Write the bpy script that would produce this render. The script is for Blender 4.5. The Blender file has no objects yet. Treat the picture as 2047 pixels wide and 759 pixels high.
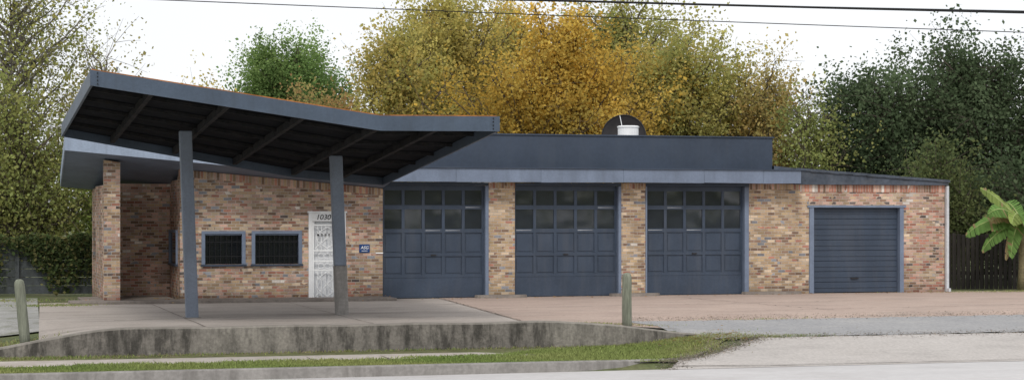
import bpy, math, random
import numpy as np
from mathutils import Vector
random.seed(4); rng=np.random.default_rng(4)
scene=bpy.context.scene
COL=scene.collection
scene.view_settings.view_transform='Standard'
scene.view_settings.look='None'
scene.view_settings.exposure=0

# world: X along the shop front, Y away from the street, Z up (forecourt = 0)
CA,SA=0.9586,0.2847
def S(x,d):   # site survey frame (street baseline) -> world
    return (CA*(x+3.49)+SA*(d-52), -SA*(x+3.49)+CA*(d-52))

# ------------------------------------------------------------------ materials
def newmat(name):
    m=bpy.data.materials.new(name); m.use_nodes=True
    nt=m.node_tree; b=nt.nodes['Principled BSDF']
    return m,nt,b
def math_n(nt,op,a,b=None,c=None):
    n=nt.nodes.new('ShaderNodeMath'); n.operation=op
    for i,v in enumerate((a,b,c)):
        if v is None: continue
        if isinstance(v,(int,float)): n.inputs[i].default_value=v
        else: nt.links.new(v,n.inputs[i])
    return n.outputs[0]
def mixc(nt,fac,a,b,blend='MIX'):
    n=nt.nodes.new('ShaderNodeMix'); n.data_type='RGBA'; n.blend_type=blend
    for i,v in ((0,fac),(6,a),(7,b)):
        if isinstance(v,(int,float)): n.inputs[i].default_value=v
        elif isinstance(v,tuple): n.inputs[i].default_value=(*v[:3],1)
        else: nt.links.new(v,n.inputs[i])
    return n.outputs[2]
def noise(nt,vec,scale,detail=4,rough=.55):
    n=nt.nodes.new('ShaderNodeTexNoise'); n.inputs['Scale'].default_value=scale
    n.inputs['Detail'].default_value=detail; n.inputs['Roughness'].default_value=rough
    nt.links.new(vec,n.inputs['Vector']); return n.outputs[0]
def pos(nt): return nt.nodes.new('ShaderNodeNewGeometry').outputs['Position']
def scaled(nt,vec,s):
    n=nt.nodes.new('ShaderNodeVectorMath'); n.operation='MULTIPLY'
    nt.links.new(vec,n.inputs[0]); n.inputs[1].default_value=s; return n.outputs[0]
def ramp(nt,fac,stops,const=False):
    n=nt.nodes.new('ShaderNodeValToRGB'); cr=n.color_ramp
    if const: cr.interpolation='CONSTANT'
    while len(cr.elements)<len(stops): cr.elements.new(.5)
    for e,(p,c) in zip(cr.elements,stops):
        e.position=p; e.color=(*c,1) if len(c)==3 else c
    nt.links.new(fac,n.inputs[0]); return n.outputs[0]
def bump(nt,b,h,strength,dist=.02):
    n=nt.nodes.new('ShaderNodeBump'); n.inputs['Strength'].default_value=strength
    n.inputs['Distance'].default_value=dist
    nt.links.new(h,n.inputs['Height']); nt.links.new(n.outputs[0],b.inputs['Normal'])
def g(v): return (v,v,v)

def surf(name,col,rough=.6,var=.2,scale=3.,fine=25.,finevar=.12,dirt=None,dirt_amt=.5,streak=False,bmp=.15,spec=.3,stretch=(1,1,1)):
    m,nt,b=newmat(name); p=scaled(nt,pos(nt),stretch)
    n1=noise(nt,p,scale); n2=noise(nt,p,fine,3)
    f1=ramp(nt,n1,[(.3,g(1-var)),(.7,g(1+var))]); f2=ramp(nt,n2,[(.3,g(1-finevar)),(.7,g(1+finevar))])
    c=mixc(nt,1.,tuple(col),f1,'MULTIPLY'); c=mixc(nt,1.,c,f2,'MULTIPLY')
    if dirt:
        pp=scaled(nt,pos(nt),(1,1,.12)) if streak else pos(nt)
        d=noise(nt,pp,scale*1.7 if not streak else 4.,6,.65)
        dm=ramp(nt,d,[(.48,g(0)),(.68,g(dirt_amt))])
        c=mixc(nt,dm,c,tuple(dirt))
    nt.links.new(c,b.inputs['Base Color'])
    b.inputs['Roughness'].default_value=rough; b.inputs['Specular IOR Level'].default_value=spec
    if bmp: bump(nt,b,n2,bmp)
    return m

def brick_mat(name,stops,bw=.215,bh=.078,soldier=False,mort=(.50,.45,.40),seed=0.,grime=.28,bloom=.38):
    m,nt,b=newmat(name); P=pos(nt)
    sp=nt.nodes.new('ShaderNodeSeparateXYZ'); nt.links.new(P,sp.inputs[0])
    wob=math_n(nt,'MULTIPLY',math_n(nt,'SUBTRACT',noise(nt,P,2.2,2),.5),.02)
    h=math_n(nt,'ADD',sp.outputs[0],sp.outputs[1]); z=math_n(nt,'ADD',sp.outputs[2],wob)
    rowf=math_n(nt,'DIVIDE',z,bh if not soldier else 50.); row=math_n(nt,'FLOOR',rowf)
    off=math_n(nt,'MULTIPLY',math_n(nt,'MODULO',row,2.),.5)
    colf=math_n(nt,'ADD',math_n(nt,'DIVIDE',h,bw),off); colm=math_n(nt,'FLOOR',colf)
    cb=nt.nodes.new('ShaderNodeCombineXYZ'); nt.links.new(colm,cb.inputs[0]); nt.links.new(row,cb.inputs[1]); cb.inputs[2].default_value=seed
    wn=nt.nodes.new('ShaderNodeTexWhiteNoise'); wn.noise_dimensions='3D'; nt.links.new(cb.outputs[0],wn.inputs['Vector'])
    cl=noise(nt,P,.9,3)
    idv=math_n(nt,'ADD',math_n(nt,'MULTIPLY',wn.outputs['Value'],.86),math_n(nt,'MULTIPLY',math_n(nt,'SUBTRACT',cl,.4),.6))
    c=ramp(nt,idv,stops,True)
    s2=nt.nodes.new('ShaderNodeSeparateColor'); nt.links.new(wn.outputs['Color'],s2.inputs[0])
    jit=ramp(nt,s2.outputs[1],[(0,g(.72)),(1,g(1.30))])
    c=mixc(nt,1.,c,jit,'MULTIPLY')
    fx=math_n(nt,'FRACT',colf); fy=math_n(nt,'FRACT',rowf)
    dx=math_n(nt,'MULTIPLY',math_n(nt,'MINIMUM',fx,math_n(nt,'SUBTRACT',1.,fx)),bw)
    dy=math_n(nt,'MULTIPLY',math_n(nt,'MINIMUM',fy,math_n(nt,'SUBTRACT',1.,fy)),bh if not soldier else 50.)
    mm=math_n(nt,'LESS_THAN',math_n(nt,'MINIMUM',dx,dy),.0065)
    c=mixc(nt,mm,c,mort)
    fn=ramp(nt,noise(nt,P,30,3),[(.3,g(.87)),(.7,g(1.12))]); c=mixc(nt,1.,c,fn,'MULTIPLY')
    gr=ramp(nt,noise(nt,scaled(nt,P,(1,1,.5)),1.3,5,.6),[(.35,g(1-grime)),(.65,g(1.1))]); c=mixc(nt,1.,c,gr,'MULTIPLY')
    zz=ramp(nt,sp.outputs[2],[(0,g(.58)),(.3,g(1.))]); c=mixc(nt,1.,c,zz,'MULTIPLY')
    bl=ramp(nt,noise(nt,P,2.3,6,.7),[(.60,g(0)),(.72,g(bloom))]); c=mixc(nt,bl,c,(.62,.58,.53))
    nt.links.new(c,b.inputs['Base Color']); b.inputs['Roughness'].default_value=.85; b.inputs['Specular IOR Level'].default_value=.2
    bump(nt,b,math_n(nt,'SUBTRACT',1.,mm),.6,.01)
    return m
TAN=(.48,.34,.215);LT=(.62,.48,.34);RED=(.44,.21,.15);BRN=(.28,.18,.125);DK=(.14,.11,.10);BLU=(.28,.285,.31);CRM=(.76,.69,.62);PNK=(.55,.36,.28)
M_brickA=brick_mat('brick_mixed',[(0,DK),(.05,BRN),(.15,TAN),(.29,PNK),(.46,RED),(.55,TAN),(.66,LT),(.75,BRN),(.81,BLU),(.86,PNK),(.94,CRM)],seed=1.)
M_brickB=brick_mat('brick_recess',[(0,BRN),(.12,PNK),(.30,RED),(.42,TAN),(.55,BRN),(.62,PNK),(.76,TAN),(.82,BLU),(.86,LT),(.93,CRM)],seed=2.)
M_brickC=brick_mat('brick_tan',[(0,BRN),(.1,TAN),(.32,LT),(.46,TAN),(.60,(.50,.36,.21)),(.71,RED),(.76,BRN),(.84,BLU),(.88,TAN),(.97,CRM)],seed=3.)
M_brickD=brick_mat('brick_red_worn',[(0,BRN),(.14,PNK),(.28,TAN),(.40,RED),(.55,PNK),(.68,TAN),(.78,DK),(.84,LT),(.93,CRM)],seed=4.,bloom=.5)
M_sold=brick_mat('brick_soldier',[(0,BRN),(.2,TAN),(.4,BRN),(.5,PNK),(.65,TAN),(.8,RED),(.92,LT)],bw=.085,soldier=True,seed=5.)
M_soldR=brick_mat('brick_soldier_red',[(0,BRN),(.15,RED),(.4,PNK),(.6,RED),(.8,CRM),(.88,RED)],bw=.085,soldier=True,seed=6.,bloom=.6)

M_dark=surf('paint_dark_slate',(.047,.065,.098),.45,.15,1.2,18,.08,dirt=(.085,.096,.118),dirt_amt=.4,streak=True,bmp=.05)
M_para=surf('paint_parapet',(.044,.060,.090),.5,.18,.6,10,.07,dirt=(.06,.074,.098),dirt_amt=.4,streak=True,bmp=.04)
M_light=surf('paint_blue_grey',(.175,.215,.295),.5,.12,1.5,20,.07,dirt=(.11,.135,.175),dirt_amt=.4,streak=True,bmp=.05)
M_light_lit=surf('paint_blue_grey_lit',(.30,.36,.46),.5,.12,1.5,20,.07,dirt=(.19,.22,.28),dirt_amt=.4,streak=True,bmp=.05)  # blue grey paint again, brightened in colour for daylight on the office fascias
M_can=surf('paint_canopy_edge',(.074,.099,.140),.5,.16,1.,20,.08,dirt=(.055,.068,.088),dirt_amt=.4,streak=True,bmp=.05)
M_post=surf('paint_post',(.175,.205,.26),.5,.12,2,20,.08,dirt=(.11,.12,.14),dirt_amt=.35,streak=True,bmp=.05)
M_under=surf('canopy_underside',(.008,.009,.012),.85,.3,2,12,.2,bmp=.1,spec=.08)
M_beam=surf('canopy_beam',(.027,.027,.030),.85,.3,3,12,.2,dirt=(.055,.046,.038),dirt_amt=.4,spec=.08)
M_rust=surf('rusted_steel',(.42,.17,.05),.85,.35,2,14,.2,dirt=(.12,.07,.04),dirt_amt=.7)
M_roof=surf('roofing_felt',(.07,.085,.11),.8,.3,1.5,10,.2,dirt=(.12,.125,.14),dirt_amt=.5)
M_white=surf('white_paint',(.84,.85,.86),.5,.06,3,20,.05,dirt=(.62,.59,.54),dirt_amt=.35,streak=True,bmp=.04)
M_spout=surf('grey_white_pipe',(.58,.60,.63),.5,.1,3,20,.08,dirt=(.35,.34,.33),dirt_amt=.5,streak=True,bmp=.04)
M_whitegr=surf('white_door_leaf',(.74,.755,.78),.5,.06,3,20,.05,bmp=.02)
M_plastic=surf('white_plastic',(.88,.89,.89),.4,.05,4,20,.04,bmp=0)
M_black=surf('black_paint',(.012,.012,.014),.5,.1,4,20,.1,bmp=0)
M_signb=surf('sign_blue',(.018,.06,.20),.4,.05,4,20,.05,bmp=0)
def concrete(name,col,stain,dark,sc=.45,spots=.55):
    m,nt,b=newmat(name); P=pos(nt)
    a=noise(nt,P,sc,6,.6); c_=noise(nt,scaled(nt,P,(.35,1.2,1)),sc*2.2,6,.7); f=noise(nt,P,16,4,.6); sp_=noise(nt,P,3.1,5,.7)
    c=mixc(nt,ramp(nt,a,[(.38,g(0)),(.66,g(.75))]),tuple(col),tuple(stain))
    c=mixc(nt,ramp(nt,c_,[(.50,g(0)),(.68,g(.75))]),c,tuple(dark))
    c=mixc(nt,ramp(nt,sp_,[(.62,g(0)),(.69,g(spots))]),c,tuple(x*.7 for x in dark))
    c=mixc(nt,1.,c,ramp(nt,f,[(.3,g(.86)),(.7,g(1.1))]),'MULTIPLY')
    nt.links.new(c,b.inputs['Base Color']); b.inputs['Roughness'].default_value=.9; b.inputs['Specular IOR Level'].default_value=.2
    bump(nt,b,f,.15); return m
M_conc=concrete('forecourt_concrete',(.46,.41,.37),(.37,.325,.29),(.255,.225,.20))
M_agg=concrete('exposed_aggregate',(.45,.35,.295),(.38,.29,.245),(.31,.25,.215),.6)
M_asph=concrete('worn_asphalt',(.33,.325,.325),(.28,.28,.285),(.39,.375,.36),.7,.35)
M_apron=concrete('apron_concrete',(.47,.44,.415),(.42,.39,.365),(.36,.335,.315),.5,.3)
M_road=surf('road_concrete',(.52,.505,.50),.9,.07,.4,20,.08,dirt=(.42,.40,.39),dirt_amt=.5,bmp=.12,stretch=(.3,1.5,1))
M_walk=surf('sidewalk_concrete',(.48,.435,.395),.9,.10,.8,12,.1,dirt=(.34,.29,.25),dirt_amt=.55,bmp=.1)
M_kerb=surf('kerb_concrete',(.27,.255,.24),.9,.2,1.2,14,.15,dirt=(.13,.12,.11),dirt_amt=.6,streak=True,bmp=.2)
M_step=surf('step_concrete',(.24,.21,.185),.9,.2,1.2,14,.15,dirt=(.12,.10,.09),dirt_amt=.6,bmp=.2)
M_gravel=surf('gravel',(.34,.335,.32),.95,.2,.8,30,.25,dirt=(.15,.155,.10),dirt_amt=.8,bmp=.3)
M_soil=surf('verge_soil',(.13,.14,.06),.95,.3,1.5,25,.3,dirt=(.25,.21,.14),dirt_amt=.6,bmp=.4)
M_land=surf('rough_grassland',(.10,.12,.05),.95,.3,.3,8,.3,dirt=(.20,.16,.10),dirt_amt=.5,bmp=.3)
M_wood=surf('weathered_wood',(.20,.21,.165),.9,.25,6,30,.25,dirt=(.115,.135,.09),dirt_amt=.6,streak=True,bmp=.4,stretch=(1,1,.15))
M_fwood=surf('dark_fence_wood',(.032,.028,.025),.9,.4,5,30,.25,bmp=.3,stretch=(1,1,.1))
M_block=surf('grey_wall_planks',(.075,.083,.09),.9,.2,2,20,.2,dirt=(.045,.052,.04),dirt_amt=.6,streak=True,bmp=.2)
M_bark=surf('bark',(.10,.08,.065),.95,.3,4,20,.3,bmp=.4,stretch=(1,1,.3))
M_barkL=surf('pale_bark',(.20,.18,.155),.95,.3,4,20,.3,bmp=.4,stretch=(1,1,.3))
M_cable=surf('cable_rubber',(.010,.010,.011),.6,.05,4,20,.05,bmp=0)
M_galv=surf('dish_metal',(.030,.027,.028),.5,.2,4,20,.1,bmp=.05)
M_inner=surf('interior_dark',(.006,.007,.009),.7,.1,4,20,.1,bmp=0)

def wallmat():
    m,nt,b=newmat('stained_concrete'); P=pos(nt)
    st=noise(nt,scaled(nt,P,(1,1,.22)),3.2,8,.72); big=noise(nt,P,.55,5,.6); bl=noise(nt,P,2.6,7,.7); fi=noise(nt,P,18,4)
    c=mixc(nt,ramp(nt,big,[(.38,g(0)),(.62,g(.85))]),(.27,.25,.22),(.17,.155,.14))
    k=math_n(nt,'MULTIPLY',ramp(nt,st,[(.43,g(0)),(.57,g(1))]),ramp(nt,big,[(.35,g(.45)),(.6,g(1))]))
    c=mixc(nt,k,c,(.07,.065,.058))
    c=mixc(nt,ramp(nt,bl,[(.56,g(0)),(.66,g(.35))]),c,(.32,.29,.255))
    c=mixc(nt,1.,c,ramp(nt,fi,[(.3,g(.78)),(.7,g(1.2))]),'MULTIPLY')
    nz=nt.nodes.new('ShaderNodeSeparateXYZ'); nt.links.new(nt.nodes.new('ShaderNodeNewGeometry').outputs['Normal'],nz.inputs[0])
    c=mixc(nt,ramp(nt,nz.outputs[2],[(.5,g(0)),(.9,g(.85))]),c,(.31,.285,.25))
    nt.links.new(c,b.inputs['Base Color']); b.inputs['Roughness'].default_value=.95; b.inputs['Specular IOR Level'].default_value=.15
    bump(nt,b,fi,.3); return m
M_rwall=wallmat()

def glassmat(name,col,rough,ior,bs=.12):
    m,nt,b=newmat(name)
    n=noise(nt,pos(nt),2.5,3); c=mixc(nt,n,tuple(col),tuple(min(1,x*2.4) for x in col))
    nt.links.new(c,b.inputs['Base Color']); b.inputs['Roughness'].default_value=rough; b.inputs['IOR'].default_value=ior
    bump(nt,b,noise(nt,pos(nt),1.6,1),bs,.05)
    return m
M_glass=glassmat('garage_glass',(.013,.016,.022),.06,1.66,.10); M_glassd=glassmat('dark_glass',(.004,.005,.007),.1,1.4)

def leafmat(name,trans=.3):
    m,nt,b=newmat(name)
    a=nt.nodes.new('ShaderNodeAttribute'); a.attribute_name='tint'
    nt.links.new(a.outputs['Color'],b.inputs['Base Color']); b.inputs['Roughness'].default_value=.8; b.inputs['Specular IOR Level'].default_value=.05
    t=nt.nodes.new('ShaderNodeBsdfTranslucent'); nt.links.new(a.outputs['Color'],t.inputs['Color'])
    mx=nt.nodes.new('ShaderNodeMixShader'); mx.inputs[0].default_value=trans
    out=nt.nodes['Material Output']
    nt.links.new(b.outputs[0],mx.inputs[1]); nt.links.new(t.outputs[0],mx.inputs[2]); nt.links.new(mx.outputs[0],out.inputs[0])
    return m
M_leaf=leafmat('leaves',.5); M_grass=leafmat('grass_blades',.3)

# ------------------------------------------------------------------ object helpers
def tag(o,label=None,cat=None,group=None,kind=None,category=None):
    cat=cat or category
    if label: o['label']=label
    if cat: o['category']=cat
    if group: o['group']=group
    if kind: o['kind']=kind
def empty(name,loc,label,cat,group=None):
    e=bpy.data.objects.new(name,None); e.location=loc; e.empty_display_size=.3; COL.objects.link(e); tag(e,label,cat,group); return e
WL={}
def wloc(o): return WL[o.name] if o.name in WL else Vector(o.location)
def place(o,c,parent):
    WL_c=Vector(c)
    if parent is not None:
        o.parent=parent; o.location=WL_c-wloc(parent)
    else: o.location=WL_c
    COL.objects.link(o); WL[o.name]=WL_c
class MB:
    def __init__(s): s.v=[]; s.f=[]
    def add(s,vs,fs):
        k=len(s.v); s.v+=[tuple(x) for x in vs]; s.f+=[tuple(i+k for i in f) for f in fs]
    def hexa(s,p):
        s.add(p,[(3,2,1,0),(4,5,6,7),(0,1,5,4),(1,2,6,5),(2,3,7,6),(3,0,4,7)])
    def box(s,a,b,c,d,e,f): s.hexa([(a,c,e),(b,c,e),(b,d,e),(a,d,e),(a,c,f),(b,c,f),(b,d,f),(a,d,f)]); return s
    def slope(s,a,b,c,d,za0,za1,zb0,zb1):
        s.hexa([(a,c,za0),(b,c,zb0),(b,d,zb0),(a,d,za0),(a,c,za1),(b,c,zb1),(b,d,zb1),(a,d,za1)])
    def beam(s,p,q,w,h):
        p=Vector(p);q=Vector(q);d=(q-p); n=Vector((-d.y,d.x,0)).normalized()*w/2; dz=Vector((0,0,-h))
        s.hexa([p-n+dz,q-n+dz,q+n+dz,p+n+dz,p-n,q-n,q+n,p+n])
    def tube(s,pts,rad,n=6,cap=True):
        pts=[Vector(p) for p in pts]; k=len(s.v)
        for i,p in enumerate(pts):
            d=(pts[min(i+1,len(pts)-1)]-pts[max(i-1,0)]); d=d.normalized() if d.length>1e-6 else Vector((0,0,1))
            a=Vector((0,0,1)) if abs(d.z)<.9 else Vector((1,0,0)); x=d.cross(a).normalized(); y=d.cross(x)
            for j in range(n):
                t=2*math.pi*j/n; s.v.append(tuple(p+(x*math.cos(t)+y*math.sin(t))*rad[i]))
        for i in range(len(pts)-1):
            for j in range(n):
                a=k+i*n+j; b=k+i*n+(j+1)%n; s.f.append((a,b,b+n,a+n))
        if cap:
            s.f.append(tuple(k+j for j in range(n))[::-1]); s.f.append(tuple(k+(len(pts)-1)*n+j for j in range(n)))
    def obj(s,name,mat,parent=None,bev=0,smooth=False,**kw):
        a=np.array(s.v); c=Vector(((a[:,0].min()+a[:,0].max())/2,(a[:,1].min()+a[:,1].max())/2,a[:,2].min()))
        me=bpy.data.meshes.new(name); me.from_pydata([tuple(Vector(v)-c) for v in s.v],[],s.f); me.update()
        me.materials.append(mat)
        if smooth: me.polygons.foreach_set('use_smooth',[True]*len(me.polygons))
        o=bpy.data.objects.new(name,me); place(o,c,parent); tag(o,**kw)
        if bev:
            md=o.modifiers.new('bevel','BEVEL'); md.width=bev; md.segments=2; md.limit_method='ANGLE'; md.angle_limit=math.radians(40)
        return o
def cards(name,V,C,mat,parent=None,nper=4,**kw):
    N=len(V); c=Vector((float(V[...,0].mean()),float(V[...,1].mean()),float(V[...,2].min())))
    A=(V.reshape(-1,3)-np.array(c)).astype(np.float32)
    me=bpy.data.meshes.new(name); me.vertices.add(N*nper); me.vertices.foreach_set('co',A.ravel())
    me.loops.add(N*nper); me.loops.foreach_set('vertex_index',np.arange(N*nper,dtype=np.int32))
    me.polygons.add(N); me.polygons.foreach_set('loop_start',np.arange(0,N*nper,nper,dtype=np.int32))
    me.polygons.foreach_set('loop_total',np.full(N,nper,dtype=np.int32))
    me.update(calc_edges=True)
    at=me.color_attributes.new('tint','FLOAT_COLOR','POINT')
    cc=np.ones((N,nper,4),dtype=np.float32); cc[...,:3]=C[:,None,:]; at.data.foreach_set('color',cc.ravel())
    me.materials.append(mat)
    o=bpy.data.objects.new(name,me); place(o,c,parent); tag(o,**kw); return o
def leafquads(P,size,sv=.35):
    N=len(P); a=rng.normal(size=(N,3)); a/=np.linalg.norm(a,axis=1,keepdims=True)
    r=rng.normal(size=(N,3)); b=np.cross(a,r); b/=np.linalg.norm(b,axis=1,keepdims=True)+1e-9
    s=(size*(1+sv*rng.normal(size=N))).clip(size*.4,size*2)[:,None]
    a=a*s*.5; b=b*s*.36
    return np.stack([P-a,P+b,P+a,P-b],axis=1)

# ------------------------------------------------------------------ terrain
def lerp(a,b,t): return a+(b-a)*t
def ss(x,a,b):
    t=min(1,max(0,(x-a)/(b-a))); return t*t*(3-2*t)
def itp(v,pts):
    if v<=pts[0][0]: return pts[0][1]
    for (a,za),(b,zb) in zip(pts,pts[1:]):
        if v<=b: return za+(zb-za)*(v-a)/(b-a)
    return pts[-1][1]
RP=[(-15.3,-.78),(-14.9,-.70),(-13,-.36),(-11.6,-.14),(-10.3,0)]
LP=[(-15.3,-.78),(-15.05,-.62),(-12,-.5)]
def G(u,v,hi=None):
    w=ss(u,.6,4.1); w2=ss(-u,8.,11.2); wl=ss(u,2.0,4.9)
    up=(v>-12) if hi is None else hi
    if up:
        z=lerp(0,itp(v,RP),w)
        z=lerp(z,itp(v,[(-12.2,-.46),(-8,0)]),w2)
        return z
    return lerp(itp(v,LP),itp(v,RP),wl)
def grid(name,us,vs,zf,mat,**kw):
    m=MB(); n=len(vs)
    m.v=[(u,v,zf(u,v)) for u in us for v in vs]
    m.f=[(i*n+j,(i+1)*n+j,(i+1)*n+j+1,i*n+j+1) for i in range(len(us)-1) for j in range(n-1)]
    return m.obj(name,mat,smooth=False,kind='structure',**kw)
us=[-1500,-400,-150,-80,-40,-25]+[round(-16+.4*i,2) for i in range(101)]+[30,40,80,150,400,1500]
vs=[-1500,-400,-100,-60,-30,-20]+[round(-16+.2*i,2) for i in range(20)]+[-12.01,-11.99]+[round(-11.8+.2*i,2) for i in range(20)]+[-6,0,10,30,80,200,500,1500]
grid('ground',us,vs,lambda u,v:G(u,v)-.045,M_land,label='rough grassy ground around the shop lot',category='ground')
def sheet(name,c,nu,nv,dz,mat,wig=0,**kw):
    m=MB(); 
    for i in range(nu+1):
        s=i/nu
        for j in range(nv+1):
            t=j/nv
            u=lerp(lerp(c[0][0],c[1][0],s),lerp(c[3][0],c[2][0],s),t); v=lerp(lerp(c[0][1],c[1][1],s),lerp(c[3][1],c[2][1],s),t)
            if i==0 and wig: u+=random.uniform(-wig,wig)
            if wig and j in (0,nv): v+=random.uniform(-wig,wig)*.3
            m.v.append((u,v,G(u,v)+dz))
    n=nv+1
    m.f=[(i*n+j,(i+1)*n+j,(i+1)*n+j+1,i*n+j+1) for i in range(nu) for j in range(nv)]
    return m.obj(name,mat,kind='structure',**kw)
sheet('forecourt',[(-9.6,-11.9),(4.1,-11.9),(4.1,.2),(-9.0,.2)],54,48,0,M_conc,label='stained concrete forecourt in front of the shop',category='pavement')
sheet('driveway',[(.4,-11.88),(45,-11.88),(45,.2),(1.6,.2)],120,60,.008,M_agg,label='pinkish exposed aggregate driveway',category='driveway')
sheet('asphalt_strip',[(4.4,-12.9),(50,-13.0),(50,-10.6),(2.9,-11.1)],220,14,.016,M_asph,wig=.16,label='worn grey asphalt strip across the drive',category='asphalt')
sheet('driveway_apron',[(2.2,-15.35),(60,-15.35),(60,-12.95),(5.3,-12.95)],220,26,.010,M_apron,wig=.10,label='pale concrete driveway apron at the street',category='apron')
sheet('sidewalk',[(-60,-13.95),(.8,-13.75),(-1.,-12.9),(-60,-12.25)],150,8,.004,M_walk,label='narrow concrete sidewalk below the wall',category='sidewalk')
sheet('gravel_lot',[(-40,-9.8),(-9.5,-10.2),(-8.9,3.5),(-40,3.5)],160,60,-.006,M_gravel,label='grey gravel lot beside the shop',category='gravel')
sheet('verge',[(-60,-15.05),(2.6,-15.05),(5.4,-12.02),(-60,-12.06)],160,16,-.010,M_soil,label='soil and turf verge along the kerb',category='verge')
m=MB(); m.add([(-200,-24,-.775),(200,-24,-.775),(200,-15.2,-.775),(-200,-15.2,-.775)],[(0,1,2,3)])
m.obj('road',M_road,kind='structure',label='pale concrete street',category='road')
kp=[(-60,-15.14),(-30,-15.14),(-12,-15.14),(-6,-15.14),(-1,-15.12),(.6,-15.08),(1.4,-14.98),(2.0,-14.80),(2.5,-14.5),(2.8,-14.1)]
ktop=[-.575]*5+[-.58,-.59,-.60,-.61,-.62]
m=MB(); prof=[(-.16,-.86),(-.14,-.02),(-.10,0),(.06,0),(.09,-.8)]
for i,(a,b) in enumerate(kp):
    a0=Vector(kp[max(i-1,0)]);a1=Vector(kp[min(i+1,len(kp)-1)]); d=(a1-a0).normalized(); nrm=Vector((-d.y,d.x))
    for (o,z) in prof: m.v.append((a+nrm.x*o,b+nrm.y*o, (ktop[i]+z) if z>-.5 else -.9))
n=len(prof)
for i in range(len(kp)-1):
    for j in range(n-1): m.f.append((i*n+j,(i+1)*n+j,(i+1)*n+j+1,i*n+j+1))
m.f.append(tuple((len(kp)-1)*n+j for j in range(n)))
m.obj('kerb',M_kerb,kind='structure',label='weathered concrete kerb along the street',category='kerb')

# retaining wall
m=MB(); uu=[-60,-30,-16]+[round(-13+.35*i,2) for i in range(52)]
for i,u in enumerate(uu):
    zt=G(u,-11.9,True)+.03+.008*math.sin(u*2.3)+random.uniform(-.004,.004)
    if u>2.4: zt-=.07*(u-2.4)
    j=.012*math.sin(u*1.7)-(.10*max(0,u-1.8)**1.3)
    for (v,z) in ((-12.16+j,-.95),(-12.15+j,zt-.03),(-12.12+j,zt),(-11.86+j*.3,zt),(-11.85+j*.3,-.95)): m.v.append((u,v,z))
for i in range(len(uu)-1):
    for j in range(4): m.f.append((i*5+j,(i+1)*5+j,(i+1)*5+j+1,i*5+j+1))
m.f.append(tuple(range(5))[::-1]); m.f.append(tuple((len(uu)-1)*5+j for j in range(5)))
m.obj('retaining_wall',M_rwall,label='low stained concrete retaining wall edging the forecourt',category='retaining wall')

# ------------------------------------------------------------------ shop
shop=empty('repair_shop',(4.5,4,0),'long low brick garage building with slate blue doors','building')
def rz(u,v): return 3.16-.088*min(u,0)-.147*(v+1.2)
def openwall(m,u0,u1,v0,v1,top,ops,z0=-.05):
    es=sorted({u0,u1,*[o[0] for o in ops],*[o[1] for o in ops]})
    for a,b in zip(es,es[1:]):
        cur=z0
        for o in sorted([o for o in ops if o[0]<=a+1e-6 and o[1]>=b-1e-6],key=lambda o:o[2]):
            if o[2]>cur+1e-6: m.box(a,b,v0,v1,cur,o[2])
            cur=o[3]
        m.slope(a,b,v0,v1,cur,top(a),cur,top(b))
WZ0,WZ1=.97,1.80
m=MB()
openwall(m,-5.43,-.003,0,.25,lambda u:rz(u,.0)-.19,[(-4.80,-3.79,WZ0,WZ1),(-3.48,-2.28,WZ0,WZ1),(-2.0,-1.05,0,2.32)])
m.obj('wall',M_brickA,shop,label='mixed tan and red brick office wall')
m=MB(); m.slope(-5.45,-.003,-.02,.25,rz(-5.43,0)-.188,rz(-5.43,0)-.0,rz(0,0)-.188,rz(0,0)-.0); m.obj('soldier_course',M_sold,shop)
m=MB()
m.box(-5.43,-5.2,.252,.6,-.05,3.3); m.box(-5.43,-5.2,.6,2.15,-.05,WZ0); m.box(-5.43,-5.2,.6,2.15,WZ1,3.2); m.box(-5.43,-5.2,2.15,2.4,-.05,3.1)
m.box(-7.14,-5.2,2.402,2.65,-.05,3.12)
m.obj('wall',M_brickB,shop,label='darker red brick recess beside the office')
m=MB(); m.slope(-7.42,-7.02,-.5,-.12,-.05,rz(-7.42,-.3),-.05,rz(-7.02,-.3)-.03); m.obj('pier',M_brickA,shop)
m=MB(); m.box(-7.37,-7.14,-.118,3.1,-.05,3.05); m.box(-7.37,-7.14,3.1,3.9,-.05,1.0);m.box(-7.37,-7.14,3.1,3.9,1.9,3.0);m.box(-7.37,-7.14,3.9,4.3,-.05,2.95)
m.box(-7.14,-.1,4.1,4.3,-.05,2.2)
m.obj('wall',M_brickB,shop,label='brick side wall of the office')
m=MB(); m.box(-7.30,-7.26,3.1,3.9,1.0,1.9); m.obj('window',M_glassd,shop)
for a,b in ((2.97,3.72),(6.83,7.55)): MB().box(a,b,0,.3,-.05,3.0).obj('pier',M_brickC,shop)
m=MB(); m.box(10.70,12.58,0,.3,-.05,3.0); m.obj('wall',M_brickC,shop)
m=MB(); m.box(-.24,-.001,.26,8.8,-.05,3.1); m.box(-.24,16.69,8.802,9,-.05,3.1); m.obj('wall',M_brickC,shop)
for a,b in ((2.965,3.725),(6.825,7.555),(10.70,12.298)): MB().box(a,b,-.012,.3,3.002,3.158).obj('soldier_course',M_sold,shop)
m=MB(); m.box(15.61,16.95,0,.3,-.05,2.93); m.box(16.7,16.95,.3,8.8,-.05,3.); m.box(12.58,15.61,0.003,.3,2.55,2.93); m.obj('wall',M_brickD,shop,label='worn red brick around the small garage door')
m=MB(); m.box(12.3,16.96,-.012,.3,2.932,3.14); m.obj('soldier_course',M_soldR,shop)

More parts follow.
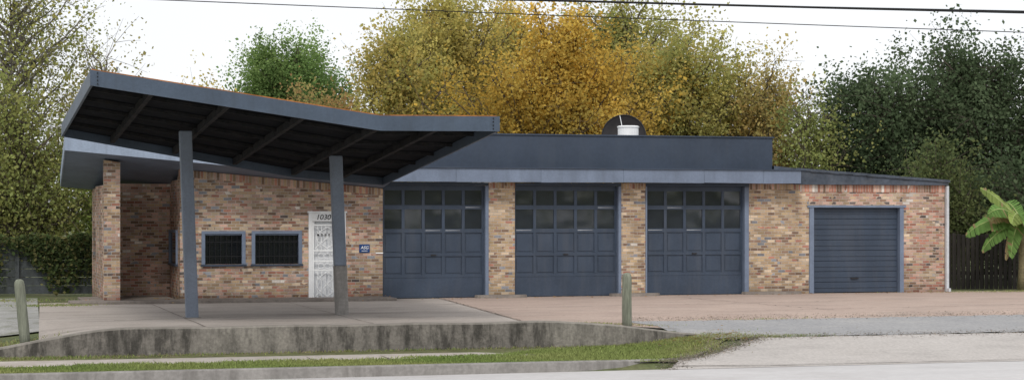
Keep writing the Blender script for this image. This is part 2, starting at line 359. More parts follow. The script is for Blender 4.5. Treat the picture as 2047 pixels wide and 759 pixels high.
def panes(x0,x1,n,gap): 
    w=(x1-x0)/n; return [(x0+i*w+gap/2,x0+(i+1)*w-gap/2) for i in range(n)]
def bigdoor(u0,u1,label):
    d=MB(); v=.14
    rows=[(.03,.56,1),(.64,1.14,5),(1.22,1.78,5),(1.89,2.42,5),(2.54,2.94,5)]
    d.box(u0,u1,v+.045,v+.06,.02,3.075)
    d.box(u0,u1,v+.0281,v+.0449,.02,1.80)
    prev=.02
    for (a,b,n) in rows:
        if a-prev>.005: d.box(u0,u1,v,v+.028,prev,a)
        prev=b
        cs=panes(u0+.02,u1-.02,n,.085) if n>1 else [(u0+.03,u1-.03)]
        xs=[u0]+[t for c in cs for t in c]+[u1]
        for k in range(0,len(xs),2): d.box(xs[k],xs[k+1],v,v+.028,a+.0005,b-.0005)
        if n==1: d.box(cs[0][0]+.0005,cs[0][1]-.0005,v+.006,v+.028,a+.0005,b-.0005)
        if a<1.5 and n>1:
            for (p,q) in cs: d.box(p+.035,q-.035,v+.012,v+.0285,a+.05,b-.05)
    d.box(u0,u1,v,v+.028,2.94,3.075)
    D=d.obj('garage_door',M_dark,shop,bev=.004,label=label)
    w=MB()
    for (a,b,n) in rows[3:]:
        for (p,q) in panes(u0+.02,u1-.02,n,.085):
            t=random.uniform(-.003,.003); k=random.uniform(-.009,-.002) if a>2.5 else random.uniform(-.005,.005)
            w.add([(p,v+.03+t,a),(q,v+.03-t,a),(q,v+.03-t+k,b),(p,v+.03+t+k,b)],[(0,1,2,3)])
    w.obj('window',M_glass,D)
    h=MB(); cx=(u0+u1)/2; h.box(cx-.07,cx+.07,v-.03,v-.003,1.165,1.195); h.obj('handle',M_galv,D)
    s=MB(); s.box(u0,u1,v-.004,v+.05,-.0,.018); s.obj('seal',M_black,D)
    for (k,z) in random.sample([(k,z) for k in range(5) for z in (1.84,2.47)],3):
        p,q=panes(u0+.02,u1-.02,5,.085)[k]; s=MB(); s.slope(p+.02,q-.05,v-.0035,v-.0005,z,z+.014,z+.004,z+.010); s.obj('pale_strip',M_spout,D)  # thin pale strips on the rails below random panes
    return D
DL='slate blue panelled garage door with two rows of panes'
bigdoor(.01,2.87,DL); bigdoor(3.72,6.74,DL); bigdoor(7.60,10.56,DL)
for a,b in ((2.872,2.968),(6.742,6.828),(7.552,7.598),(10.562,10.698)): MB().box(a,b,-.02,.2,0,3.07).obj('door_jamb',M_light,shop,bev=.005)
for a,b in ((0.0,2.963),(3.727,6.823),(7.557,10.698)): MB().box(a,b,-.03,.3,3.078,3.158).obj('lintel',M_dark,shop)
m=MB(); m.box(-.0,16.6,.45,.5,0.,3.0); m.obj('interior_shade_sheet',M_inner,shop)  # near-black sheet behind the doors, stands in for the unlit interior

m=MB()
n=8; h=(2.47-.03)/n
for i in range(n):
    a=.03+i*h
    m.box(12.73,15.47,.12,.16,a,a+h-.016); m.box(12.73,15.47,.140,.15,a+h-.0158,a+h-.0002)
    m.box(12.76,15.44,.105,.1195,a+h*.42,a+h*.60)
sd=m.obj('garage_door',M_dark,shop,bev=.004,label='small ribbed slate blue garage door')
m=MB(); m.box(13.95,14.2,.07,.104,.42,.45); m.obj('handle',M_galv,sd)
m=MB(); m.box(12.585,12.725,-.03,.3,0,2.482); m.box(15.478,15.605,-.03,.3,0,2.482); m.box(12.52,15.67,-.045,.3,2.481,2.548); m.obj('door_frame',M_light,shop,bev=.005)

m=MB()
seg=[0.0,1.9,4.3,6.7,9.1,10.9,12.07]
for a,b in zip(seg,seg[1:]):
    da=random.uniform(-.012,.012); m.slope(a+.003,b-.003,-.56,.05,3.165+da,3.525,3.165-da*.5,3.53+da*.4)
m.box(0,12.05,-.5,.04,3.175,3.52)
m.obj('fascia',M_light,shop)
m=MB(); m.slope(0,12.2,-.60,.1,3.532,3.562,3.532,3.56); m.obj('drip_edge',M_dark,shop)
m=MB()
def slab(m,pts,b,t):
    m.hexa([(p[0],p[1],b(*p)) for p in pts]+[(p[0],p[1],t(*p)) for p in pts])
P4=[(-8.43,-1.2),(-.003,-1.2),(-.003,4.5),(-8.2,4.5)]
slab(m,P4,lambda u,v:rz(u,v)+.012,lambda u,v:rz(u,v)+.34)
m.obj('roof',M_light,shop,label='blue grey sloping office roof with deep overhang')
m=MB(); a=(-8.46,-1.235); b=(-.0,-1.235)
m.hexa([(a[0],a[1],rz(a[0],-1.2)-.01),(b[0],b[1],rz(b[0],-1.2)-.01),(b[0],b[1]+.03,rz(b[0],-1.2)-.01),(a[0],a[1]+.03,rz(a[0],-1.2)-.01),
        (a[0],a[1],rz(a[0],-1.2)+.37),(b[0],b[1],rz(b[0],-1.2)+.37),(b[0],b[1]+.03,rz(b[0],-1.2)+.37),(a[0],a[1]+.03,rz(a[0],-1.2)+.37)])
m.obj('fascia',M_light_lit,shop)
m=MB(); m.hexa([(-8.462,-1.203,rz(-8.43,-1.2)-.01),(-8.432,-1.203,rz(-8.43,-1.2)-.01),(-8.202,4.5,rz(-8.43,4.5)-.01),(-8.232,4.5,rz(-8.43,4.5)-.01),(-8.462,-1.203,rz(-8.43,-1.2)+.37),(-8.432,-1.203,rz(-8.43,-1.2)+.37),(-8.202,4.5,rz(-8.43,4.5)+.37),(-8.232,4.5,rz(-8.43,4.5)+.37)])
m.obj('fascia',M_light_lit,shop)
m=MB(); m.box(.3,11.49,.12,7.,3.5,4.47)
m.obj('parapet',M_para,shop,bev=.01)
m=MB(); m.box(.26,11.53,.085,7.04,4.472,4.51)
m.obj('parapet_cap',M_para,shop)
m=MB(); pts=[(12.08,-.12),(17.02,-.12),(17.02,8.9),(12.08,8.9)]
slab(m,pts,lambda u,v:3.145,lambda u,v:3.60-.066*(u-12.08)); 
m.add([(11.5,.05,3.54),(12.3,.05,3.54),(12.3,.05,3.6),(11.5,.05,3.68),(11.5,8,3.54),(12.3,8,3.54),(12.3,8,3.6),(11.5,8,3.68)],[(0,1,2,3),(3,2,6,7),(1,5,6,2)])
m.obj('roof',M_roof,shop,label='dark lean-to roof over the small garage')
m=MB(); 
for i in range(11):
    a=12.1+i*.45; zz=3.60-.066*(a-12.08); m.slope(a,a+.452,-.16-.003*(i%2),-.125,zz-.05+random.uniform(-.015,.01),zz+.022,zz-.08+random.uniform(-.015,.01),zz-.008+random.uniform(-.008,.008))
m.obj('drip_edge',M_roof,shop)
m=MB(); m.box(16.965,17.05,-.10,.02,.02,3.12); m.box(16.97,17.045,-.22,-.1,.02,.12); m.obj('downspout',M_spout,shop,bev=.01)

def win(u0,u1,label):
    W=MB(); W.add([(u0,.12,WZ0),(u1,.12,WZ0),(u1,.12,WZ1),(u0,.12,WZ1)],[(0,1,2,3)])
    w=W.obj('window',M_glassd,shop,label=label)
    f=MB(); t=.075
    f.box(u0-t,u1+t,-.03,.06,WZ1-.03,WZ1+.05); f.box(u0-t,u0+.02,-.028,.1,WZ0,WZ1-.0305); f.box(u1-.02,u1+t,-.028,.1,WZ0,WZ1-.0305)
    f.box(u0+.0205,u1-.0205,.02,.1,WZ1-.07,WZ1-.031)
    f.obj('frame',M_light,w,bev=.004)
    MB().box(u0-.10,u1+.10,-.06,.1,WZ0-.055,WZ0-.002).obj('sill',M_dark,w,bev=.005)
    b=MB(); n=int((u1-u0)/.13)
    for i in range(1,n): 
        x=u0+(u1-u0)*i/n; b.box(x-.008,x+.008,.035,.05,WZ0+.002,WZ1-.072)
    b.box(u0+.0205,u1-.0205,.032,.0365,WZ0+.2,WZ0+.22); b.box(u0+.0205,u1-.0205,.032,.0365,WZ1-.25,WZ1-.23)
    b.obj('security_bars',M_black,w)
win(-4.80,-3.79,'barred office window with blue grey frame'); win(-3.48,-2.28,'barred office window with blue grey frame')
W=MB(); W.add([(-5.436,.6,WZ0),(-5.436,2.15,WZ0),(-5.436,2.15,WZ1),(-5.436,.6,WZ1)],[(0,1,2,3)]); w=W.obj('window',M_glassd,shop)
f=MB(); f.box(-5.48,-5.36,.53,.62,WZ0,WZ1+.001); f.box(-5.48,-5.36,2.13,2.22,WZ0,WZ1+.001); f.box(-5.485,-5.36,.53,2.22,WZ1+.0,WZ1+.07); f.obj('frame',M_light,w)
MB().box(-5.50,-5.34,.5,2.25,WZ0-.06,WZ0-.001).obj('sill',M_dark,w)

# entrance door
m=MB(); m.box(-1.93,-1.12,.13,.17,.03,2.09); dr=m.obj('door',M_whitegr,shop,label='white entrance door behind a scrolled security gate')
f=MB(); f.box(-2.03,-1.93,-.04,.2,0,2.323); f.box(-1.12,-1.02,-.04,.2,0,2.323); f.box(-1.931,-1.119,-.035,.2,2.10,2.3225); f.box(-2.06,-.99,-.06,.1,2.322,2.37)
f.obj('frame',M_white,dr,bev=.004)
f=MB(); y0,y1=-.01,.012
def bar(a,b,c,d): f.box(a,b,y0,y1,c,d)
bar(-1.925,-1.88,.03,2.09);bar(-1.17,-1.125,.03,2.09)
for k,z in enumerate((.03,.78,1.02,1.30,1.98)): f.box(-1.881,-1.169,y0+.001,y1,z,z+.04)
for i in range(1,7):
    x=-1.88+.71*i/7
    f.box(x-.008,x+.008,y0+.013,y1+.003,.069,.7815); f.box(x-.008,x+.008,y0+.013,y1+.003,1.339,1.9815)
for z0,z1 in ((.10,.76),(1.38,1.95)):
    for sx in (-1,1):
        pts=[]
        for t in range(13):
            a=t/12*math.pi; pts.append((-1.525+sx*.30*math.sin(a),-.02,z0+(z1-z0)*t/12))
        f.tube(pts,[.011]*13,5)
        f.tube([(-1.525-sx*.33,-.021,z0),(-1.525,-.021,(z0+z1)/2),(-1.525+sx*.33,-.021,z1)],[.009]*3,5)
for cx in (-1.7,-1.525,-1.35):
    for cz_ in (1.17,.91):
        pts=[(cx+.075*math.cos(a),-.02,cz_+.075*math.sin(a)) for a in [2*math.pi*t/12 for t in range(13)]]; f.tube(pts,[.009]*13,5,False)
f.obj('security_gate',M_plastic,dr)
h=MB(); h.box(-1.22,-1.14,-.05,-.012,.98,1.04); h.obj('handle',M_galv,dr)
for x in (-1.80,-1.70,-1.60,-1.50): MB().box(x,x+.05,-.034,-.028,1.71,1.765).obj('sticker',M_black,dr)
def text(name,s,loc,size,mat,parent,shear=0,ext=.004,bold=0,**kw):
    cu=bpy.data.curves.new(name,'FONT'); cu.body=s; cu.size=size; cu.shear=shear; cu.extrude=ext; cu.offset=bold; cu.align_x='CENTER'; cu.align_y='CENTER'
    t=bpy.data.objects.new('tmp',cu); COL.objects.link(t); bpy.context.view_layer.update()
    me=bpy.data.meshes.new_from_object(t.evaluated_get(bpy.context.evaluated_depsgraph_get())); bpy.data.objects.remove(t)
    me.materials.clear(); me.materials.append(mat); me.name=name
    o=bpy.data.objects.new(name,me); o.rotation_euler=(math.pi/2,0,0); place(o,loc,parent); tag(o,**kw); return o
text('house_number','1030',(-1.64,-.043,2.205),.20,M_black,dr,shear=.22)
for i,ch in enumerate('ACA'): text('sticker_letter',ch,(-1.675+.1*i,-.038,1.738),.045,M_plastic,dr)

m=MB(); m.box(-.655,-.365,-.03,-.006,1.26,1.48); sg=m.obj('security_sign',M_signb,None,bev=.05,label='small rounded blue wall sign reading ASG beside the door',category='sign')
text('lettering','ASG',(-.51,-.034,1.39),.115,M_plastic,sg,shear=.2,bold=.001)
m=MB(); m.box(-.59,-.43,-.034,-.0305,1.30,1.312); m.obj('stripe',M_plastic,sg)
m=MB(); m.box(-.20,.0,-.03,-.003,1.23,1.262); m.obj('conduit',M_plastic,shop)

m=MB(); m.box(-8.3,.15,-1.05,-.0,-.03,.075); m.box(-7.9,-5.5,.001,2.4,-.03,.06); m.obj('walkway_step',M_step,shop,bev=.015)
for a,b in ((2.55,4.05),(6.45,7.95),(10.45,12.3)):
    m=MB(); k=12; top=[];bot=[]
    for i in range(k):
        t=math.pi*i/(k-1); x=(a+b)/2-math.cos(t)*(b-a)/2; y=-.02-.42*math.sin(t)**.6; bot.append((x,y,-.03)); top.append(((a+b)/2-math.cos(t)*(b-a)/2*.97,-.02-.40*math.sin(t)**.6,.085))
    m.add(bot+top,[(i,i+1,i+1+k,i+k) for i in range(k-1)]+[tuple(range(k,2*k)),(k-1,0,k,2*k-1)])
    m.obj('door_pad',M_step,shop)

# ------------------------------------------------------------------ canopy
can=empty('entrance_canopy',(-4.4,-8,0),'dark slate butterfly canopy on two leaning steel posts','canopy')
CU=[-8.65,-3.0,-.57]; FZ=[4.74,3.95,3.97]; BV=[-4.0,-3.1,-2.55]; BZ=[4.12,3.21,3.03]; FV=-13.08
def cint(u,arr):
    if u<=CU[1]: return lerp(arr[0],arr[1],(u-CU[0])/(CU[1]-CU[0]))
    return lerp(arr[1],arr[2],(u-CU[1])/(CU[2]-CU[1]))
def cz(u,t): return lerp(cint(u,FZ),cint(u,BZ),t)
def cv(u,t): return lerp(FV,cint(u,BV),t)
def cp(u,t,dz=0): return (u,cv(u,t),cz(u,t)+dz)
m=MB()
for a,b in ((CU[0],CU[1]),(CU[1],CU[2])):
    q=[(a,0),(b,0),(b,1),(a,1)]; m.hexa([cp(u,t,.20) for u,t in q]+[cp(u,t,.225) for u,t in q])
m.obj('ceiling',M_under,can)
m=MB()
for a,b in ((CU[0]-.02,CU[1]),(CU[1],CU[2])):
    q=[(a,0),(b,0),(b,1),(a,1)]; m.hexa([cp(u,t,.226) for u,t in q]+[cp(u,t,.325) for u,t in q])
m.obj('roof',M_rust,can,label='rusty canopy roof deck')
m=MB()
hi=Vector((0,0,.30))
for a,b in ((CU[0],CU[1]),(CU[1],CU[2])):
    for t,y0_,y1_ in ((0,-.05,0),(1,0,.05)):
        p=Vector(cp(a,t));q=Vector(cp(b,t)); A=Vector((0,y0_,0)); B=Vector((0,y1_,0))
        m.hexa([p+A,q+A,q+B,p+B,p+A+hi,q+A+hi,q+B+hi,p+B+hi])
for u,o in ((CU[0],-.05),(CU[2],.0)):
    a,b=(u+o,u+o+.05); p0=cp(u,0);p1=cp(u,1)
    m.hexa([(a,p0[1]-.05,p0[2]+.003),(b,p0[1]-.05,p0[2]+.003),(b,p1[1]+.05,p1[2]+.003),(a,p1[1]+.05,p1[2]+.003),(a,p0[1]-.05,p0[2]+.303),(b,p0[1]-.05,p0[2]+.303),(b,p1[1]+.05,p1[2]+.303),(a,p1[1]+.05,p1[2]+.303)])
m.obj('fascia',M_can,can)
for u in (-8.56,-.66):
    for dz in (.05,.12,.19,.26):
        x,y,z=cp(u,0,dz); m=MB(); m.tube([(x,y-.075,z),(x,y-.049,z)],[.014,.014],6); m.obj('bolt',M_black,can)
for i,u in enumerate((-7.5,-6.0,-4.5,-3.0,-1.75)):
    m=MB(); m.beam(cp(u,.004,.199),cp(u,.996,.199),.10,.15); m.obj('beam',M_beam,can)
for t in (.17,.34,.5,.67,.84):
    m=MB(); e=[CU[0]+.05,-7.555,-7.445,-6.055,-5.945,-4.555,-4.445,-3.055,-2.945,-1.805,-1.695,CU[2]-.0]
    for a,b in zip(e[::2],e[1::2]): m.beam(cp(a-.01,t,.199),cp(b+.01,t,.199),.06,.07)
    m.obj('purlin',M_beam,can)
def cpost(u,v,lean,split):
    m=MB(); w=.135; d=.11
    t=(v-FV)/(cint(u,BV)-FV); zt=cz(u-lean,t)+.06
    def ring(z): 
        k=z/zt; c=u-lean*k; return [(c-w,v-d,z),(c+w,v-d,z),(c+w,v+d,z),(c-w,v+d,z)]
    z0=split if split else 0
    m.hexa(ring(z0)+ring(zt))
    P=m.obj('post',M_post,can,bev=.02)
    if split:
        m=MB(); r0=ring(-.02); r1=ring(split-.002); ex=[(-.006,-.006),(.006,-.006),(.006,.006),(-.006,.006)]
        m.hexa([(p[0]+e[0],p[1]+e[1],p[2]) for p,e in zip(r0,ex)]+[(p[0]+e[0],p[1]+e[1],p[2]) for p,e in zip(r1,ex)]); m.obj('post_base',M_kerb,P,bev=.02)
    else:
        m=MB(); m.box(u-.18,u+.18,v-.16,v+.16,-.02,.02); m.obj('base_plate',M_kerb,P)
cpost(-6.13,-8.1,.15,0); cpost(-2.70,-7.75,.14,1.12)

# ------------------------------------------------------------------ roof equipment
vx,vy=8.2,3.2
m=MB()
m.tube([(vx,vy,4.4),(vx,vy,4.87)],[.31,.31],24); m.tube([(vx,vy,4.87),(vx,vy,4.90),(vx,vy,4.92)],[.33,.33,.28],24)
m.obj('roof_vent',M_plastic,None,label='short white cylindrical vent on the shop roof',category='vent')
DX=8.42
dish=empty('satellite_dish',(DX,4.2,4.47),'dark round satellite dish tilted toward the street','satellite dish')
m=MB(); R=.66; rings=7; seg=36; ax=Vector((-.36,-.90,.22)).normalized(); ctr=Vector((DX,4.2,4.66))-ax*.2; X=ax.cross(Vector((0,0,1))).normalized(); Y=ax.cross(X)
for s_ in (0,1):
    k0=len(m.v)
    for i in range(rings+1):
        r=R*i/rings
        for j in range(seg):
            t=2*math.pi*j/seg; m.v.append(tuple(ctr+X*r*math.cos(t)+Y*r*math.sin(t)+ax*(.2*(r/R)**2-.012*s_)))
    for i in range(rings):
        for j in range(seg):
            a=k0+i*seg+j;b=k0+i*seg+(j+1)%seg; m.f.append((a,b,b+seg,a+seg))
m.obj('reflector',M_galv,dish,smooth=True)
m=MB(); rp=[ctr+X*R*math.cos(t)+Y*R*math.sin(t)+ax*.2 for t in [2*math.pi*j/seg for j in range(seg+1)]]; m.tube(rp,[.02]*(seg+1),6,False); m.obj('rim',M_black,dish)
ft=ctr+ax*.62
for a in (.3,2.9,4.9):
    m=MB(); m.tube([ctr+X*R*math.cos(a)+Y*R*math.sin(a)+ax*.2,ft],[.010,.010],5); m.obj('strut',M_white,dish)
m=MB(); m.tube([ft-ax*.08,ft+ax*.05],[.05,.035],8); m.obj('receiver',M_beam,dish)
m=MB(); m.tube([(DX,4.42,4.4),(DX,4.42,4.75)],[.05,.05],8); m.obj('mast',M_galv,dish)

# ------------------------------------------------------------------ bollards
def bollard(u,v,h,lean,label):
    z0=G(u,v)-.1; r=.105; m=MB(); pts=[];rad=[]
    for k,(t,rr) in enumerate(((0,1.05),(.2,1.0),(.4,1.02),(.6,.97),(.8,1.0),(.93,.97),(.975,.85),(1,.55))):
        pts.append((u+lean*t,v+.01*math.sin(k),z0+(h+.1)*t)); rad.append(r*rr)
    m.tube(pts,rad,14); 
    o=m.obj('bollard',M_wood,None,smooth=True,label=label,category='bollard',group='weathered timber bollards at the forecourt edge')
bollard(-9.84,-11.7,1.24,-.13,'weathered leaning timber bollard behind the retaining wall')
bollard(2.72,-11.80,1.13,-.01,'weathered upright timber bollard at the driveway')

# ------------------------------------------------------------------ fences
m=MB(); 
for i in range(6):
    z=.02+i*.24
    pa=Vector((*S(-22,54),z)); pb=Vector((*S(-11.7,55.2),z)); m.beam(pa+Vector((0,0,.232)),pb+Vector((0,0,.232)),.05,.228)
f=m.obj('boundary_wall',M_block,None,label='grey plank boundary wall overgrown with ivy',category='wall')
for k in range(5):
    x=-21+k*2.3; p=S(x,54.0+(x+22)*.115-.06); MB().box(p[0]-.06,p[0]+.06,p[1]-.06,p[1]+.04,-.05,1.5).obj('wall_post',M_block,f)
m=MB(); x=12.9
while x<26:
    p=S(x,60+random.uniform(-.01,.01)); h=1.68+random.uniform(-.03,.03); m.box(p[0]-.066,p[0]+.066,p[1]-.012,p[1]+.012,-.03,h); x+=.145
f=m.obj('wooden_fence',M_fwood,None,label='dark weathered wooden privacy fence',category='fence')
pa=S(12.85,60.08);pb=S(26,60.08)
for z in (.5,1.4): m=MB(); m.beam((pa[0],pa[1],z),(pb[0],pb[1],z),.05,.09); m.obj('rail',M_fwood,f)

# ------------------------------------------------------------------ trees
def pal(cols,n,j=.15):
    cols=np.array(cols); idx=rng.integers(0,len(cols),n); c=cols[idx]*(1+j*rng.normal(size=(n,1))); return c.clip(.004,1)
def tree(name,label,x,d,ztop,zbot,rx,ry,nb,per,ls,cols,spread=.30,bark=M_bark,trunk_r=.16,t0=.35,upright=.5,darklow=.25,lean=0,shape=1.,twigs=True):
    ls*=.84; per=int(per*1.45)
    u0,v0=S(x,d); T=empty(name,(u0,v0,0),label,'tree')
    tm=MB(); cz0=(ztop+zbot)/2; rzz=(ztop-zbot)/2
    tp=[]; H=ztop*.86
    nT=8; ox=rng.normal()*.15; oy=rng.normal()*.15
    for i in range(nT):
        t=i/(nT-1); tp.append(Vector((u0+lean*t+ox*math.sin(t*4),v0+oy*math.sin(t*5),-.1+H*t)))
    tm.tube(tp,[trunk_r*(1-.85*i/(nT-1)) for i in range(nT)],7)
    LP_=[];LC=[]
    pcols=np.array(cols)
    for k in range(nb):
        q=rng.normal(size=3); q/=np.linalg.norm(q); q*=rng.uniform(.35,1)**.6
        if shape!=1. and q[2]>0: q[:2]*=1-(1-shape)*q[2]
        lump=1+.16*math.sin(3*q[0]*2.1+x)+.14*math.sin(5*q[2]+d*.7)
        e=Vector((u0+lean+q[0]*rx*lump,v0+q[1]*ry*lump,cz0+q[2]*rzz*min(1.08,lump)))
        ts=min(.95,max(.18,(e.z-abs(rng.normal())*.6-upright*(abs(q[0])*rx+.5))/H)); i=ts*(nT-1); i0=int(min(i,nT-2)); s=tp[i0].lerp(tp[i0+1],i-i0)
        mid=s.lerp(e,.5)+Vector((rng.normal()*.2,rng.normal()*.2,-upright*.25*(e-s).length*.5+.1))
        cur=[]
        for t in np.linspace(0,1,7):
            cur.append(s*(1-t)**2+mid*2*t*(1-t)+e*t*t+Vector(rng.normal(size=3)*.04))
        L=(e-s).length; r0=min(trunk_r*.4,.018*L+.015)
        tm.tube(cur,[r0*(1-.85*t)+.004 for t in np.linspace(0,1,7)],4,False)
        n=int(per*rng.uniform(.55,1.4)); t=rng.uniform(t0,1.08,n); t=t**.8
        C=np.array([tuple(c) for c in cur]); ti=np.clip(t,0,1)*6; i0=np.minimum(ti.astype(int),5); fr=(ti-i0)[:,None]
        P=C[i0]*(1-fr)+C[i0+1]*fr
        sp=spread*rng.uniform(.8,1.5)
        ns=9; sub=rng.normal(size=(ns,3))*sp*1.3; si=rng.integers(0,ns,n)
        P=P+sub[si]+rng.normal(size=(n,3))*sp*np.array([.55,.55,.75])
        base=pcols[rng.integers(0,len(pcols))]*.6+pcols.mean(0)*.4
        c=base*(1+.08*rng.normal(size=(n,1)))*rng.uniform(.74,1.26)*rng.uniform(.82,1.18,size=ns)[si][:,None]
        c=c*.88+pal(cols,n,.1)*.12
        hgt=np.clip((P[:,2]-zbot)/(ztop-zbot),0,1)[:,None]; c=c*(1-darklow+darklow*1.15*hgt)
        LP_.append(P);LC.append(c)
        if twigs:
            for s_ in range(ns):
                b0=cur[int(rng.integers(3,7))]; b1=b0+Vector(sub[s_]*1.3); tm.tube([b0,b0.lerp(b1,.5)+Vector((0,0,.03)),b1],[.011,.007,.004],3,False)
    P=np.concatenate(LP_);C=np.concatenate(LC).clip(.004,.9)
    ok=P[:,2]>.1; P=P[ok];C=C[ok]
    tm.obj('trunk',bark,T,smooth=True)
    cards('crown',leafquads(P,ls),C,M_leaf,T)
    return T
ORG=[(.66,.43,.08),(.71,.48,.10),(.58,.42,.10),(.72,.52,.13),(.52,.42,.11)]
YEL=[(.57,.49,.15),(.46,.45,.15),(.67,.53,.17),(.37,.40,.13),(.62,.47,.15)]
OLV=[(.33,.37,.13),(.41,.41,.15),(.28,.33,.12),(.50,.45,.15)]
GRN=[(.22,.28,.10),(.31,.36,.12),(.38,.41,.14),(.46,.44,.16)]
PIN=[(.20,.33,.11),(.26,.39,.13),(.17,.27,.09),(.31,.42,.15)]
OAK=[(.085,.125,.065),(.12,.165,.085),(.075,.11,.055),(.15,.195,.105)]
BRW=[(.56,.42,.17),(.50,.42,.16),(.40,.38,.14),(.64,.44,.16)]
tree('maple_tree','broad orange autumn tree behind the shop',1.6,66,9.3,3.2,3.9,2.6,155,330,.125,ORG,.28,upright=.9,shape=.85)
tree('elm_tree','tall yellow and green tree behind the shop',-2.3,73,11.4,4,2.6,2.3,90,300,.13,YEL,.28,upright=.8,shape=.85)
tree('elm_tree','yellowing rounded tree with airy outline',-4.2,69,8.8,3,2.1,1.9,75,260,.125,YEL,.26,upright=.6)
tree('elm_tree','yellow tree filling in behind the orange one',-.1,78,10.8,4,2.8,2.0,75,260,.14,YEL+ORG[:2],.3,upright=.8)
tree('elm_tree','tall olive tree rising behind the orange one',4.7,79,11.9,4,3.2,2.4,100,280,.14,OLV+YEL[:2],.3,upright=.8)
tree('elm_tree','olive and yellow tree behind the parapet',6.7,69,8.9,3,2.4,2.2,90,280,.13,YEL+OLV,.28,upright=.7)
tree('elm_tree','yellow orange tree between taller crowns',4.8,70,8.8,3,2.1,2.0,60,260,.13,ORG+YEL,.28,upright=.8)
tree('maple_tree','smaller brownish orange tree beside the parapet',8.9,68,7.9,2.5,1.6,1.6,65,220,.12,BRW,.25,upright=.7)
tree('young_tree','thin sparse greenish tree by the lean-to',10.2,66,6.4,1.0,1.3,1.2,44,130,.12,GRN,.26,upright=.9)
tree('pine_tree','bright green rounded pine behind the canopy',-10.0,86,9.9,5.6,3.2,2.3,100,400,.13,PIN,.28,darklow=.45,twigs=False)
tree('elm_tree','low yellow tree beneath the pine',-12.8,80,7.8,3,1.6,1.6,45,200,.13,YEL,.28)
tree('elm_tree','low reddish brown tree behind the canopy',-7.3,76,7.2,3,1.9,1.6,55,220,.13,[(.42,.32,.13),(.32,.34,.12),(.48,.27,.13)],.28)
tree('ash_tree','tall airy tree with pale limbs and thin leaves',-15.6,60,11.2,2.5,2.6,2.2,90,120,.115,GRN+YEL[:2],.34,bark=M_barkL,upright=.7,trunk_r=.12)
tree('ash_tree','slender airy tree with brownish leaves',-13.2,62,8.5,2.5,1.5,1.5,50,70,.11,BRW+GRN[:2],.28,bark=M_barkL,upright=.9,trunk_r=.09)
tree('shrub_tree','loose green and yellow bushy tree over the wall',-14.9,58.5,5.7,1.2,1.9,1.5,75,150,.12,GRN+YEL[1:2],.30)
tree('shrub_tree','leafy yellow green bushy tree beside the office',-12.2,60,4.9,1.0,1.4,1.4,55,170,.12,[(.31,.42,.11),(.44,.46,.14),(.24,.32,.09)],.26)
tree('shrub_tree','olive bushy tree at the lot edge',-17.2,59,5.3,1.0,1.8,1.5,60,150,.12,GRN,.30)
tree('oak_tree','large dark green oak behind the fence',12.9,68,7.3,1.0,2.8,2.4,130,380,.135,OAK,.33,shape=.88)
tree('oak_tree','taller dark oak with ragged crown',16.6,69,8.2,1.0,3.2,2.5,150,380,.135,OAK,.34)
tree('oak_tree','dark spreading oak at the lot corner',20.8,66,7.2,1.0,2.7,2.5,90,300,.135,OAK,.32)
tree('shrub_tree','olive yellow undergrowth tree below the oaks',13.9,63,4.6,.4,1.8,1.2,60,190,.12,[(.16,.20,.08),(.21,.23,.09),(.11,.155,.07)],.28)
tree('shrub_tree','dark undergrowth tree behind the fence',17.0,64,4.2,.3,2.0,1.2,70,200,.13,OAK,.28)

def wood(name,label,x0,x1,d,h,n,ls,cols,var=.2):
    x=rng.uniform(x0,x1,n); hh=h*(1+var*np.sin(x*.7)+var*.7*np.sin(x*1.9+1)); z=hh*rng.uniform(0,1,n)**.7
    dd=d+rng.normal(size=n)*1.6
    uv=np.array([S(a,b) for a,b in zip(x,dd)]); P=np.column_stack([uv,z])
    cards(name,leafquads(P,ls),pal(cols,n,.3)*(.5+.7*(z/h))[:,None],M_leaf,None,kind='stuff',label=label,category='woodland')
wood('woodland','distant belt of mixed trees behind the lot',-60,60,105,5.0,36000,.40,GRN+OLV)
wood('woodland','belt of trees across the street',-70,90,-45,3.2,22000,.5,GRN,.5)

n=15000; x=rng.uniform(-21,-11.9,n); z=1.65*rng.uniform(0,1,n)**.65; keep=(np.sin(x*1.9)+np.sin(x*4.3+z*3)*.6+rng.normal(size=n)*.5+ (z-.8)*1.3 - (x+15)*.10)>-.45
x=x[keep];z=z[keep]; dd=54.0+(x+22)*.1165-.10-rng.uniform(0,.3,len(x)); uv=np.array([S(a,b) for a,b in zip(x,dd)])
cards('ivy_plant',leafquads(np.column_stack([uv,z+.05+.06*np.sin(x*5)]),.10),pal([(.09,.13,.05),(.13,.17,.065),(.20,.19,.08),(.065,.09,.04)],len(x)),M_leaf,None,label='ivy trailing over the grey boundary wall',category='ivy')

